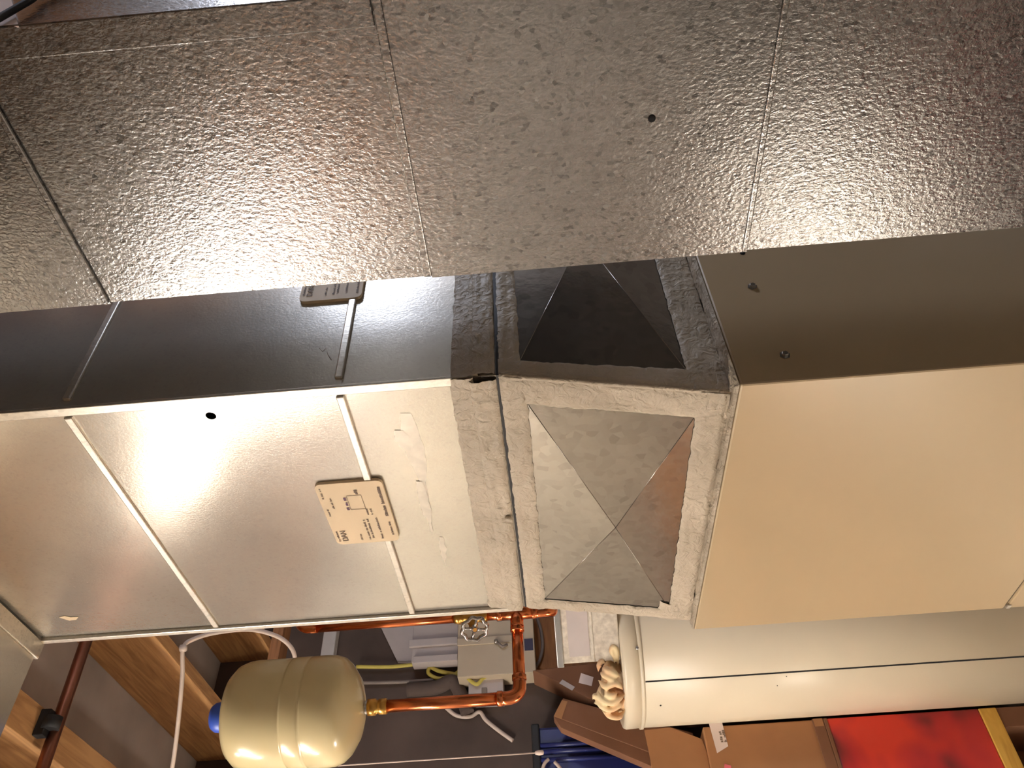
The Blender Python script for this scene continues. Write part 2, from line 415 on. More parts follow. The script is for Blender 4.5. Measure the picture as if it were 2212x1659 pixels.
# paper labels: one on each visible face, stuck over the lower seam
def label(face, quad, mark):
    if face == 'side':
        c = [PX(a, b, PXF - .0055) for a, b in quad]
        y0 = sum(p.y for p in c) / 4; z0 = c[0].z
        ya = max(p.y for p in c); yb = min(p.y for p in c); za = min(p.z for p in c); zb = max(p.z for p in c)
        o = Vector((PXF - .0056, ya, zb)); ux = Vector((0, -1, 0)); nrm = Vector((-1, 0, 0)); W = ya - yb
    else:
        c = [PY(a, b, PYN - .005) for a, b in quad]
        xa = min(p.x for p in c); za = min(p.z for p in c); zb = max(p.z for p in c)
        W = 0.15
        o = Vector((xa, PYN - .0051, zb)); ux = Vector((1, 0, 0)); nrm = Vector((0, -1, 0))
    H = zb - za; uz = Vector((0, 0, 1)); r = .008
    pts = []
    for (cx, cy, a0) in ((r, -r, 180), (r, -H + r, 270), (W - r, -H + r, 0), (W - r, -r, 90)):
        seq = range(0, 91, 30)
        for a in seq:
            th = math.radians({180: 180, 270: 180 + 90, 0: 0 - 90 + 360, 90: 0}[a0] + 0)
            base = {180: 90, 270: 180, 0: 270, 90: 0}[a0]
            th = math.radians(base + a)
            pts.append((cx + r * math.cos(th), cy + r * math.sin(th)))
    pts = [o + ux * a + uz * b for a, b in pts]
    lab = prism('paper_label', pts, -nrm * .0045, M['paper'], plen)
    lettering(mark, H * .13, o + ux * W * .06 + uz * (-H * .2) + nrm * .0007, ux, uz, M['ink'], lab)
    rows = [(W * .06, -H * .075, W * .18, H * .035), (W * .5, -H * .08, W * .1, H * .03), (W * .78, -H * .08, W * .16, H * .03),
            (W * .06, -H * .43, W * .1, H * .03), (W * .06, -H * .56, W * .34, H * .035), (W * .06, -H * .62, W * .34, H * .035),
            (W * .48, -H * .66, W * .09, H * .03), (W * .48, -H * .72, W * .09, H * .03), (W * .06, -H * .76, W * .36, H * .035),
            (W * .42, -H * .945, W * .48, H * .05), (W * .06, -H * .94, W * .28, H * .04), (W * .82, -H * .6, W * .06, H * .06), (W * .62, -H * .18, W * .16, H * .03)]
    dashes(lab, o, ux, uz, nrm, rows)
    rows2 = [(W * .58, -H * .4, W * .2, H * .045)]
    dashes(lab, o, ux, uz, nrm, rows2, M['ink_purple'])
    v = []; f = []
    for (a, b, c2, d2) in ((W * .58, -H * .64, W * .22, H * .006), (W * .58, -H * .42, W * .22, H * .006), (W * .58, -H * .64, W * .006, H * .22), (W * .8, -H * .64, W * .006, H * .22)):
        k = len(v)
        for p, q in ((a, b), (a + c2, b), (a + c2, b + d2), (a, b + d2)): v.append(o + ux * p + uz * q + nrm * .0006)
        f.append((k, k + 1, k + 2, k + 3))
    mesh('stamp_frame', v, f, M['ink'], lab)
label('side', [(693, 1047), (825, 1042), (850, 1168), (728, 1172)], 'DAN')
label('front', [(650, 652), (777, 640), (785, 612), (655, 612)], 'DAN')
# pencil tick on the shaded face
pk = [PY(a, b, PYN - .0008) for a, b in ((690, 752), (697, 760), (705, 752), (709, 768), (716, 778))]
tube('pencil_mark', pk, .0005, M['ink'], plen, n=5)

# ------------------------------------------------------------------ overhead trunk
trk = tag(empty('supply_duct', (0.3, 0.85, ZT)), 'grey sheet metal trunk duct overhead, at the top of the plenum', 'duct')
box('bottom_sheet', (-2.2, 0.57, ZT + .004), (1.35, 1.106, ZT + .008), M['galv_new'], trk)
box('side_sheet', (-2.2, 1.102, ZT + .008), (1.35, 1.106, ZT + .22), M['galv_new'], trk)
box('side_sheet', (-2.2, 0.57, ZT + .008), (1.35, 0.574, ZT + .22), M['galv_new'], trk)
box('top_sheet', (-2.2, 0.57, ZT + .22), (1.35, 1.106, ZT + .224), M['galv_new'], trk)
box('end_sheet', (1.346, 0.574, ZT + .008), (1.35, 1.102, ZT + .22), M['galv_new'], trk)
box('collar_flange', (PXF - .03, 0.58, ZT - .002), (PXF - .004, PYF + .012, ZT + .005), M['strip'], trk, bevel=.002)
for hx in (-1.2, -0.3, 1.2):
    for hy in (0.575, 1.1):
        box('hanger_strap', (hx - .012, hy - .002, ZT + .22), (hx + .012, hy + .002, ZJ + .02), M['strip'], trk)

# ------------------------------------------------------------------ transition fitting
tz1, tz2 = E + 0.085, E + 0.038            # straight collar
bz = E - 0.219                             # lower rim on the furnace
trn = tag(empty('duct_transition', (0.86, 0.87, bz)), 'flared sheet metal transition with cross-creased panels and brushed grey mastic joints between plenum and furnace', 'duct fitting')
TX0, TY0, TY1, TXB = PXF - .003, PYN - .002, PYF + .001, PXB
BX0, BY0, BY1, BXB = 0.598, 0.634, 1.150, 1.26
box('collar', (TX0, TY0, tz2 + .001), (TXB, TY1, E + .0655), M['galv_shiny'], trn)
T = [Vector((TX0, TY0, tz2)), Vector((TXB, TY0, tz2)), Vector((TXB, TY1, tz2)), Vector((TX0, TY1, tz2))]
B = [Vector((BX0, BY0, bz)), Vector((BXB, BY0, bz)), Vector((BXB, BY1, bz)), Vector((BX0, BY1, bz))]
def facets(corner, s0, s1, t0, t1, center, parent):
    "flat border sheet with a cross-creased, slightly domed window inside the mastic"
    o = [corner(0, 0), corner(1, 0), corner(1, 1), corner(0, 1)]
    q = [corner(s0, t0), corner(s1, t0), corner(s1, t1), corner(s0, t1)]
    mesh('border_sheet', o + q, [(0, 1, 5, 4), (1, 2, 6, 5), (2, 3, 7, 6), (3, 0, 4, 7)], M['galv_shiny'], parent)
    for i in range(4):
        mesh('creased_facet', [q[i], q[(i + 1) % 4], center], [(0, 1, 2)], M['galv_shiny'], parent)
        tube('crease_line', [q[i], center], .0005, M['galv_shiny'], parent, n=6)
nx = Vector((-1, 0, 0)); ny = Vector((0, -1, 0))
def tp(s, t, lift=0.0):
    "point of the flared side face: s along Y (0 near, 1 far), t from top to bottom"
    return T[0].lerp(T[3], s).lerp(B[0].lerp(B[3], s), t) + nx * lift
def tq(s, t, lift=0.0):
    "point of the flared front face: s along X"
    return T[0].lerp(T[1], s).lerp(B[0].lerp(B[1], s), t) + ny * lift
facets(tp, .08, .95, .11, .865, PX(1328, 1128, 0.604) + Vector((-.009, 0, 0)), trn)
facets(tq, .045, .96, .09, .835, tq(.47, .46) + Vector((0, -.013, 0)), trn)
mesh('hidden_sheet', [T[1], T[2], B[2], B[1]], [(0, 1, 2, 3)], M['galv_shiny'], trn)
mesh('hidden_sheet', [T[2], T[3], B[3], B[2]], [(0, 1, 2, 3)], M['galv_shiny'], trn)
nx = Vector((-1, 0, 0)); ny = Vector((0, -1, 0))
# side face bands
def S(y, z, x=None):
    return Vector((x, y, z))
xa = TX0 - .0005
mastic(trn, (PXF - .0006, PYN, E + .09 + .004), (PXF - .0006, PYF, E + .097), (xa, TY1, E + .064), (xa, TY0, E + .066), nx, .003, .004, seed=1)
mastic(trn, (xa - .001, TY0 + .004, E + .072), (xa - .001, TY1, E + .069), (xa - .001, TY1, tz2 + .0055), (xa - .001, TY0 + .004, tz2 + .003), nx, .0045, .001, seed=2)
mastic(trn, tp(0, 0, .0006), tp(1, 0, .0006), tp(1, .115, .0006), tp(0, .115, .0006), nx, .003, .003, seed=3)
mastic(trn, tp(.0, .0, .0006), tp(.0, 1, .0006), tp(.085, 1, .0006), tp(.085, .0, .0006), nx, .003, .003, seed=4)
mastic(trn, tp(.945, .0, .0007), tp(.945, 1, .0007), tp(1.0, 1, .0007), tp(1.0, .0, .0007), nx, .003, .003, seed=5)
mastic(trn, tp(.0, .86, .0008), tp(1, .86, .0008), tp(1, 1.0, .0008), tp(0, 1.0, .0008), nx, .003, .003, seed=6)
mastic(trn, tp(.90, .80, .0008), tp(1.0, .80, .0008), tp(1, .93, .0008), tp(.93, .93, .0008), nx, .0025, .004, seed=12)
# front face bands
ya = TY0 - .0006
mastic(trn, (TX0, PYN - .0006, E + .092), (PXB, PYN - .0006, E + .086), (PXB, ya, E + .062), (TX0, ya, E + .062), ny, .003, .003, seed=7)
mastic(trn, (TX0, ya - .001, E + .068), (TXB, ya - .001, E + .066), (TXB, ya - .001, tz2 + .004), (TX0, ya - .001, tz2 + .004), ny, .004, .001, seed=8)
mastic(trn, tq(0, 0, .0006), tq(1, 0, .0006), tq(1, .095, .0006), tq(0, .095, .0006), ny, .003, .003, seed=9)
mastic(trn, tq(.0, .0, .0006), tq(.0, 1, .0006), tq(.05, 1, .0006), tq(.05, .0, .0006), ny, .003, .003, seed=10)
mastic(trn, tq(.0, .83, .0007), tq(1, .83, .0007), tq(1, 1.0, .0007), tq(0, 1.0, .0007), ny, .003, .003, seed=11)
bead = [tp(0, i / 24, 0) + Vector((.0006, .0006, 0)) + noise.noise_vector(Vector((i * .7, 2, 5))) * .0008 for i in range(25)]
tube('mastic_bead', bead, .0032, M['mastic'], trn, n=8)
box('joint_shade', (TX0 - .0012, TY0 - .0012, tz2 - .001), (TXB, TY1, tz2 + .0028), M['black'], trn)  # solid black strip, stands in for the shade of the recessed groove
sp = PX(1098, 1120, xa - .006)
lathe('mastic_covered_screw', [(.0, .004), (.003, .004), (.0045, .002), (.005, 0)], (xa - .005, sp.y, sp.z), M['mastic'], trn, n=12, axis=(-1, 0, 0))

# ------------------------------------------------------------------ furnace
FX, FY0, FY1, FXB = 0.58, 0.604, 1.152, 1.30
FZ = E - 0.222; FJ = E - 0.705
fur = tag(empty('furnace', (0.94, 0.88, 0)), 'tan enamelled furnace cabinet below the mastic-sealed transition', 'furnace')
box('upper_cabinet', (FX, FY0, FJ + .002), (FXB, FY1, FZ), M['tan'], fur, bevel=.0025)
box('joint_shadow_gap', (FX + .004, FY0 + .004, FJ - .002), (FXB - .004, FY1 - .004, FJ + .002), M['dark'], fur)
box('lower_cabinet', (FX, FY0, 0.05), (FXB, FY1, FJ - .002), M['tan'], fur, bevel=.0025)
box('plinth', (FX + .02, FY0 + .02, 0), (FXB - .02, FY1 - .02, .05), M['dark'], fur)
zf = FZ + .0004
mastic(fur, (FX + .0005, FY0 + .0005, zf), (FX + .0005, FY1, zf), (BX0 + .002, BY1, zf), (BX0 + .002, BY0, zf), (0, 0, 1), .004, .0015, nv=6, seed=21)
mastic(fur, (FX + .0005, FY0 + .0005, zf), (FXB, FY0 + .0005, zf), (FXB, BY0 + .002, zf), (BX0, BY0 + .002, zf), (0, 0, 1), .004, .0015, nv=6, seed=22)
for (a, b) in ((1625, 620), (1695, 768)):
    p = PY(a, b, FY0)
    s = lathe('hex_screw', [(.0, .0045), (.0032, .0045), (.004, .0038), (.004, .0012), (.0062, .001), (.0062, 0)], (p.x, FY0, p.z), M['steel'], fur, n=6, axis=(0, -1, 0), sharp=True)
p = PY(1604, 547, FY0)
lathe('drilled_hole', [(.0, .0006), (.0035, .0006), (.0035, 0)], (p.x, FY0, p.z), M['dark'], fur, n=16, axis=(0, -1, 0))
p = PX(2178, 1310, FX)
box('seam_clip', (FX - .002, p.y - .006, p.z - .003), (FX + .002, p.y + .004, p.z + .003), M['strip'], fur, bevel=.001)

# ------------------------------------------------------------------ return duct
DX, DY0, DY1, DXB = 0.60, 0.187, 0.4415, 0.98
ret = tag(empty('return_duct', ((DX + DXB) / 2, (DY0 + DY1) / 2, 0.02)), 'big spangled galvanised return duct standing in the foreground with a drilled hole', 'duct')
dz = [0.02, E - 0.211, E + 0.089, E + 0.4025, ZJ - .005]
for i in range(4):
    off = (0, .0012, 0, .0012)[i]
    box('side_panel', (DX - off, DY0 - off, dz[i]), (DX + .003, DY1 + off, dz[i + 1]), M['galv_old'], ret)
    box('front_panel', (DX + .003, DY0 - off, dz[i]), (DXB, DY0 + .003, dz[i + 1]), M['galv_old'], ret)
    box('rear_panel', (DX + .003, DY1 - .003, dz[i]), (DXB, DY1 + off, dz[i + 1]), M['galv_old'], ret)
    box('far_panel', (DXB - .003, DY0 + .003, dz[i]), (DXB, DY1 - .003, dz[i + 1]), M['galv_old'], ret)
for z, wd in ((dz[1], .005), (dz[2], .0075), (dz[3], .006)):
    box('slip_joint', (DX - .0032, DY0 + .001, z), (DX + .001, DY1 - .001, z + wd), M['galv_old'], ret, bevel=.0012)
box('lock_seam', (DX - .0025, DY0 - .002, dz[2] + .008), (DX + .001, DY0 + .022, dz[4]), M['galv_old'], ret, bevel=.001)
p = PX(1408, 256, DX - .0014)
lathe('drilled_hole', [(.0, .0006), (.0032, .0006), (.0032, 0)], (DX - .0012, p.y, p.z), M['dark'], ret, n=20, axis=(-1, 0, 0))

# ------------------------------------------------------------------ expansion tank and its copper line
AX, AY = 0.586, 1.374
tankr = 0.0945
tz = E + 0.352
tk = tag(empty('expansion_tank', (AX, AY, tz)), 'cream enamelled expansion tank with a blue top cap on a copper riser', 'tank')
R_ = tankr; H = 0.243
prof = [(.012, -.002), (.03, .001), (.055, .008), (R_ * .82, .022), (R_ * .93, .033), (R_ * .985, .046), (R_, .06)]
prof += [(R_, .088), (R_ * .995, .0895), (R_ * .985, .092), (R_ * .995, .0945), (R_, .096)]
prof += [(R_, .122), (R_ * .995, .1235), (R_ * .98, .126), (R_ * .98, .1275), (R_ * .99, .129), (R_ * .992, .19), (R_ * .975, .206), (R_ * .92, .221), (R_ * .8, .233), (R_ * .6, .240), (R_ * .3, H), (0, H + .001)]
lathe('tank_shell', prof, (AX, AY, tz), M['cream'], tk, n=64)
lathe('valve_cap', [(.026, 0), (.026, .022), (.025, .030), (.021, .036), (.0, .037)], (AX, AY, tz + H - .004), M['blue'], tk, n=28)
lathe('tank_nipple', [(.012, -.012), (.012, .002), (.0, .002)], (AX, AY, tz), M['steel'], tk, n=16)

TEE = Vector((0.752, AY, E + 0.068)); rp = .0112
cp = tag(empty('copper_water_line', (TEE.x, TEE.y, TEE.z)), 'bright copper pipework with tee, elbow and gate valve feeding the tank', 'pipe')
VX, VY = TEE.x, TEE.y
zend = PD(1192, 1326, 1.5).z
wh_dir = ray(1195, 1328); wh_dir = Vector((wh_dir.x, wh_dir.y, 0)).normalized()
def elbow(c, d1, d2, r, name='elbow'):
    d1 = Vector(d1).normalized(); d2 = Vector(d2).normalized(); bend = .024
    pts = [Vector(c) + d1 * (bend + .012)]
    for i in range(9):
        t = i / 8
        a = Vector(c) + d1 * bend; b = Vector(c) + d2 * bend
        pts.append(a * (1 - t) ** 2 + Vector(c) * 2 * t * (1 - t) + b * t * t)
    pts.append(Vector(c) + d2 * (bend + .012))
    return tube(name, pts, r * 1.1, M['copper'], cp, n=20)
def collarp(c, d, r, ln=.012, name='solder_collar', m='copper', k=1.2):
    d = Vector(d).normalized(); c = Vector(c)
    return tube(name, [c - d * ln / 2, c - d * ln * .35, c, c + d * ln * .35, c + d * ln / 2], r, M[m], cp, n=20, radii=[r * 1.04, r * k, r * k, r * k, r * 1.04])
gv0 = PD(1048, 1330, 1.5).z; gv1 = PD(985, 1335, 1.5).z
zr_ = PD(640, 1346, 1.5).z
tube('riser_pipe', [(VX, VY, gv1), (VX, VY, zr_ - .03)], rp, M['copper'], cp)
tube('level_pipe', [(VX + .03, VY, zr_), (XW1 - .002, VY, zr_)], rp, M['copper'], cp)
tube('pipe_length', [(VX, VY, TEE.z), (VX, VY, gv0)], rp, M['copper'], cp)
tube('pipe_length', [(VX, VY, TEE.z), (VX, VY, zend + .02)], rp, M['copper'], cp)
tube('tee_fitting', [(VX, VY, TEE.z - .036), (VX, VY, TEE.z + .036)], rp * 1.15, M['copper'], cp, n=20)
tube('tee_branch', [(VX, VY, TEE.z), (VX - .036, VY, TEE.z)], rp * 1.15, M['copper'], cp, n=20)
for dz_ in (-.034, .034): collarp((VX, VY, TEE.z + dz_), (0, 0, 1), rp)
collarp((VX - .034, VY, TEE.z), (1, 0, 0), rp)
tube('branch_pipe', [(VX - .03, VY, TEE.z), (AX + .03, AY, TEE.z)], rp, M['copper'], cp)
elbow((AX, AY, TEE.z), (1, 0, 0), (0, 0, 1), rp)
elbow((VX, VY, zr_), (0, 0, -1), (1, 0, 0), rp)
collarp((AX + .036, AY, TEE.z), (1, 0, 0), rp); collarp((AX, AY, TEE.z + .036), (0, 0, 1), rp)
tube('tank_riser', [(AX, AY, TEE.z + .03), (AX, AY, tz - .036)], rp, M['copper'], cp)
tube('brass_adapter', [(AX, AY, tz - .044), (AX, AY, tz - .042), (AX, AY, tz - .030), (AX, AY, tz - .028), (AX, AY, tz - .024), (AX, AY, tz - .022), (AX, AY, tz - .009), (AX, AY, tz - .008)], rp, M['brass'], cp, n=8,
     radii=[.0118, .0145, .0145, .0125, .0125, .0155, .0155, .012])
elbow((VX, VY, zend), (0, 0, 1), wh_dir, rp)
WHC = PD(1387, 1392, 2.62); WHR = 0.258
WHX, WHY = WHC.x, WHC.y
hot = Vector((VX, VY, zend)) + wh_dir * 1.2
tube('heater_feed', [Vector((VX, VY, zend)) + wh_dir * .03, hot, hot + Vector((0, 0, -.02))], rp, M['copper'], cp)
tube('heater_drop', [hot + Vector((0, 0, .005)), Vector((hot.x, hot.y, E - .25))], rp, M['copper'], cp)
# gate valve
vb = (gv0 + gv1) / 2
tube('valve_body', [(VX, VY, gv0 - .004), (VX, VY, gv0 + .008), (VX, VY, gv0 + .009), (VX, VY, vb - .012), (VX, VY, vb), (VX, VY, vb + .012), (VX, VY, gv1 - .009), (VX, VY, gv1 - .008), (VX, VY, gv1 + .004)], rp, M['brass'], cp, n=16,
     radii=[.0125, .0150, .0128, .0128, .017, .0128, .0128, .0150, .0125])
vd = Vector((-.80, -.45, -.2)).normalized()
vc = Vector((VX, VY, vb))
tube('valve_stem', [vc, vc + vd * .032, vc + vd * .034, vc + vd * .05], .006, M['brass'], cp, n=12, radii=[.009, .009, .004, .004])
hc = vc + vd * .046
a1 = vd.orthogonal().normalized(); a2 = vd.cross(a1)
ring = []
for i in range(33):
    th = 2 * math.pi * i / 32; rr = .0235 + .002 * math.cos(8 * th)
    ring.append(hc + (a1 * math.cos(th) + a2 * math.sin(th)) * rr)
hw = tube('valve_handwheel', ring, .0036, M['steel'], cp, n=8)
for i in range(4):
    th = math.pi * i / 2 + .4; d = a1 * math.cos(th) + a2 * math.sin(th)
    tube('wheel_spoke', [hc, hc + d * .023], .0028, M['steel'], hw, n=6)
lathe('wheel_hub', [(.0, .004), (.006, .003), (.007, -.004), (0, -.004)], hc, M['steel'], hw, n=14, axis=vd)

# ------------------------------------------------------------------ water heater
ztop = PD(1340, 1392, 2.62 - WHR).z
wh = tag(empty('water_heater', (WHX, WHY, 0)), 'white cylindrical water heater with a rim band and a vertical jacket seam', 'water heater')
zb2 = PD(1384, 1392, 2.62 - WHR).z
lathe('jacket', [(WHR, .06), (WHR, zb2 - .002), (WHR * .99, zb2)], (WHX, WHY, 0), M['heater'], wh, n=96)
lathe('base_ring', [(WHR * .97, 0), (WHR * .97, .058), (0, .06)], (WHX, WHY, 0), M['dark'], wh, n=64)
lathe('rim_band', [(WHR + .001, zb2 - .004), (WHR + .005, zb2 - .002), (WHR + .005, zb2 + .006), (WHR + .001, zb2 + .008)], (WHX, WHY, 0), M['heater'], wh, n=96)
lathe('top_cap', [(WHR, zb2 + .006), (WHR + .002, ztop - .012), (WHR - .002, ztop - .003), (WHR - .012, ztop), (WHR - .03, ztop - .002), (0, ztop - .001)], (WHX, WHY, 0), M['heater'], wh, n=96)
def on_heater(px, py, lift=0.0):
    d = ray(px, py); ox, oy = -WHX, -WHY
    a = d.x ** 2 + d.y ** 2; b = 2 * (ox * d.x + oy * d.y); c = ox * ox + oy * oy - (WHR + lift) ** 2
    disc = b * b - 4 * a * c
    t = (-b - math.sqrt(max(disc, 0))) / (2 * a)
    return CO + d * t
s1 = on_heater(1600, 1459)
ang = math.atan2(s1.y - WHY, s1.x - WHX)
def hp(ang, z, r): return Vector((WHX + math.cos(ang) * r, WHY + math.sin(ang) * r, z))
da = .0022 / WHR
prism('jacket_seam', [hp(ang - da, .07, WHR - .004), hp(ang + da, .07, WHR - .004), hp(ang + da, .07, WHR + .0008), hp(ang - da, .07, WHR + .0008)], (0, 0, zb2 - .076), M['dark'], wh)
s = on_heater(1377, 1400, .002)
dr = Vector((s.x - WHX, s.y - WHY, 0)).normalized()
lathe('cap_screw', [(0, .004), (.004, .004), (.0055, .002), (.006, 0)], s - dr * .001, M['steel'], wh, n=10, axis=dr)
for (a, b, ln) in ((1427, 1524, .006), (1699, 1461, .003), (1679, 1481, .003)):
    s = on_heater(a, b, .0006); dr = Vector((s.x - WHX, s.y - WHY, 0)).normalized(); tg = Vector((0, 0, 1))
    lathe('enamel_chip', [(0, .0008), (ln * .5, .0008), (ln * .5, 0)], s, M['dark'], wh, n=6, axis=dr)

# wrapped box on the heater
wb = PD(1222, 1441, 2.40)
fx = tag(empty('wrapped_box', (WHX - .01, WHY - .06, ztop)), 'pale plastic-wrapped box with a grey metal top edge on the water heater', 'box')
ft = PD(1204, 1441, 2.40).z
du = Vector((0.704, -0.706, 0)).normalized(); dv = Vector((.709, .704, 0)).normalized()
c0 = Vector((wb.x, wb.y, 0)) + dv * .0
def obox(name, o, u0, u1, v0, v1, z0, z1, mat, parent, bevel=0.0):
    pts = [o + du * a + dv * b + Vector((0, 0, z0)) for a, b in ((u0, v0), (u1, v0), (u1, v1), (u0, v1))]
    return prism(name, pts, (0, 0, z1 - z0), mat, parent, bevel=bevel)
obox('wrapped_body', c0, .008, .30, .003, .10, ztop - .0005, ft - .018, M['wrap'], fx, .004)
obox('metal_edge', c0, -.002, .30, -.002, .105, ft - .022, ft, M['steel'], fx, .003)
obox('paper_insert', c0, .03, .29, .0005, .003, ftz := ft - .105, ft - .04, M['pale_plastic'], fx, .0)
obox('wrap_fold', c0, .010, .29, .0, .003, ft - .118, ft - .110, M['wrap'], fx, .001)

# crumpled rag at the heater rim: a soft heap with rolled folds, fused into one cloth
rc = PD(1322, 1490, 2.43)
rv = []; rf = []
def rag_part(vs, fs):
    k = len(rv); rv.extend(vs); rf.extend([tuple(q + k for q in f) for f in fs])
NU, NV = 40, 24
vs = []
for j in range(NV + 1):
    for i in range(NU):
        th = 2 * math.pi * i / NU; ph = math.pi * j / NV
        d = Vector((math.sin(ph) * math.cos(th), math.sin(ph) * math.sin(th), math.cos(ph)))
        r = .95 + .35 * noise.noise(d * 1.7 + Vector((3, 1, 4)))
        vs.append(rc + du * (d.x * .082 * r) + dv * (d.y * .05 * r) + Vector((0, 0, d.z * .046 * r - .006 * d.x)))
rag_part(vs, [(j * NU + i, j * NU + (i + 1) % NU, (j + 1) * NU + (i + 1) % NU, (j + 1) * NU + i) for j in range(NV) for i in range(NU)])
def roll(px, rad):
    pts = smoothpath([PD(a, b, 2.43 - c) for a, b, c in px], 5)
    n = 10; vs = []; fs = []
    for i, p in enumerate(pts):
        t = (pts[min(i + 1, len(pts) - 1)] - pts[max(i - 1, 0)]).normalized()
        u_ = t.cross(dv).normalized(); w_ = t.cross(u_)
        e = max(.25, min(1, 4 * min(i, len(pts) - 1 - i) / len(pts)))
        for k in range(n):
            a = 2 * math.pi * k / n
            vs.append(p + (u_ * math.cos(a) + w_ * math.sin(a) * 1.3) * rad * e)
    for i in range(len(pts) - 1):
        for k in range(n): fs.append((i * n + k, i * n + (k + 1) % n, (i + 1) * n + (k + 1) % n, (i + 1) * n + k))
    fs.append(tuple(range(n))); fs.append(tuple((len(pts) - 1) * n + k for k in range(n)))
    rag_part(vs, fs)
roll([(1300, 1442, .05), (1318, 1450, .06), (1340, 1462, .055)], .011)
roll([(1296, 1452, .05), (1312, 1462, .065), (1336, 1474, .06)], .010)
roll([(1292, 1468, .05), (1308, 1482, .065), (1330, 1476, .068), (1346, 1490, .05)], .0105)
roll([(1305, 1492, .06), (1318, 1502, .07), (1334, 1496, .07)], .010)
roll([(1290, 1490, .05), (1300, 1510, .065), (1320, 1518, .07), (1340, 1506, .06), (1350, 1494, .04)], .0095)
roll([(1284, 1508, .05), (1298, 1524, .06), (1318, 1532, .06), (1338, 1522, .055), (1350, 1508, .04)], .010)
roll([(1300, 1534, .045), (1318, 1546, .05), (1336, 1548, .04), (1350, 1535, .03)], .010)
roll([(1279, 1512, .05), (1284, 1502, .055), (1292, 1508, .055), (1290, 1518, .05), (1281, 1518, .05)], .0075)
roll([(1292, 1452, .035), (1294, 1436, .035), (1300, 1428, .03), (1308, 1434, .03)], .008)
roll([(1326, 1440, .03), (1326, 1420, .03), (1320, 1406, .03), (1324, 1396, .03), (1332, 1404, .03), (1334, 1422, .03), (1336, 1442, .03)], .0075)
roll([(1340, 1450, .03), (1350, 1470, .03), (1352, 1500, .03), (1352, 1535, .02)], .009)
rag = tag(mesh('crumpled_rag', rv, rf, M['cloth'], smooth=True), 'crumpled cream cloth rag heaped on the rim of the water heater', 'rag')
rm = rag.modifiers.new('fuse', 'REMESH'); rm.mode = 'VOXEL'; rm.voxel_size = .0035; rm.use_smooth_shade = True
sm = rag.modifiers.new('soften', 'SMOOTH'); sm.factor = .5; sm.iterations = 2

# ------------------------------------------------------------------ tarnished pipe and white cable near the joists
zp = ZJ - .03
q0 = PZ(185, 1388, zp); q1 = PZ(92, 1659, zp)
ym = (q0.y + q1.y) / 2
op = tag(empty('overhead_pipe', ((q0.x + q1.x) / 2, ym, zp)), 'tarnished copper pipe running under the joists beside the trunk', 'pipe')
dirp = (q1 - q0).normalized()
tube('pipe_run', [q0 - dirp * .3, q1 + dirp * .9], .0145, M['copper_old'], op, n=18)
pc = PZ(112, 1562, zp)
tube('pipe_clamp', [pc - dirp * .014, pc + dirp * .014], .02, M['black'], op, n=16)
box('clamp_tab', (pc.x - .03, pc.y - .012, zp + .006), (pc.x + .03, pc.y + .012, ZJ), M['black'], op, bevel=.002)

cpts = [PD(355, 1720, 1.95), PD(372, 1659, 1.95), PD(385, 1560, 1.95), PD(394, 1460, 1.95), PD(396, 1400, 1.95), PD(420, 1380, 1.97), PD(470, 1366, 2.0), PD(540, 1360, 2.0), PD(595, 1373, 2.0), PD(625, 1394, 2.0), PD(637, 1420, 2.0), PD(635, 1460, 2.02), PD(620, 1510, 2.2), PY(618, 1530, YW1 - .008)]
e0 = cpts[0].copy(); top0 = Vector((e0.x - .1, e0.y + .1, ZJ - .006))
wc = tag(empty('white_cable', cpts[4]), 'slack white electrical cable looping below the joists behind the cream tank', 'cable')
tube('cable_sheath', smoothpath([top0] + cpts, 8), .0055, M['white_cable'], wc, n=10)
lathe('cable_staple', [(.0, .009), (.009, .007), (.009, -.007), (0, -.009)], cpts[4], M['white_cable'], wc, n=12)

# ------------------------------------------------------------------ things on the back wall
Yw = YW1
bb = tag(prism('plywood_backboard', [PY(1108, 1330, Yw - .02), PY(1112, 1440, Yw - .02), PY(1310, 1455, Yw - .02), PY(1300, 1200, Yw - .02), PY(1105, 1200, Yw - .02)], (0, .019, 0), M['ply']), 'orange plywood board on the wall behind the electrical box', 'board')
wp = tag(prism('pale_wall_sheet', [PY(812, 1300, Yw - .02), PY(818, 1345, Yw - .02), PY(858, 1428, Yw - .02), PY(995, 1432, Yw - .02), PY(1000, 1300, Yw - .02)], (0, .019, 0), M['pale_plastic']), 'pale sheet with a slanted edge fixed to the dark wall', 'sheet')
def wbox(name, px0, px1, py0, py1, y0, y1, mat, parent=None, bevel=0.003):
    a = PY(px0, py0, y0); b = PY(px1, py1, y0)
    return box(name, (min(a.x, b.x), y0, min(a.z, b.z)), (max(a.x, b.x), y1, max(a.z, b.z)), mat, parent, bevel)
ep = tag(empty('electrical_box', PY(1160, 1390, Yw)), 'tan metal electrical box with a latch on the plywood board', 'electrical box')
wbox('box_body', 990, 1158, 1322, 1452, Yw - .12, Yw - .02, M['panel'], ep)
wbox('door_edge', 988, 1130, 1379, 1385, Yw - .126, Yw - .119, M['panel'], ep, .002)
la = PY(1072, 1388, Yw - .122); lb = PY(1086, 1400, Yw - .122)
lathe('latch_knob', [(0, .018), (.008, .016), (.009, 0)], la, M['steel'], ep, n=14, axis=(0, -1, 0))
tube('latch_lever', [la + Vector((0, -.01, 0)), lb + Vector((0, -.012, 0)), PY(1096, 1392, Yw - .13)], .006, M['grey_cable'], ep, n=8)
wbox('warning_sticker', 1132, 1152, 1380, 1404, Yw - .1215, Yw - .1195, M['purple'], ep, 0)
cg = tag(empty('cable_gutter', PY(985, 1395, Yw)), 'pale ridged wiring cover directly above the tan electrical box', 'wiring cover')
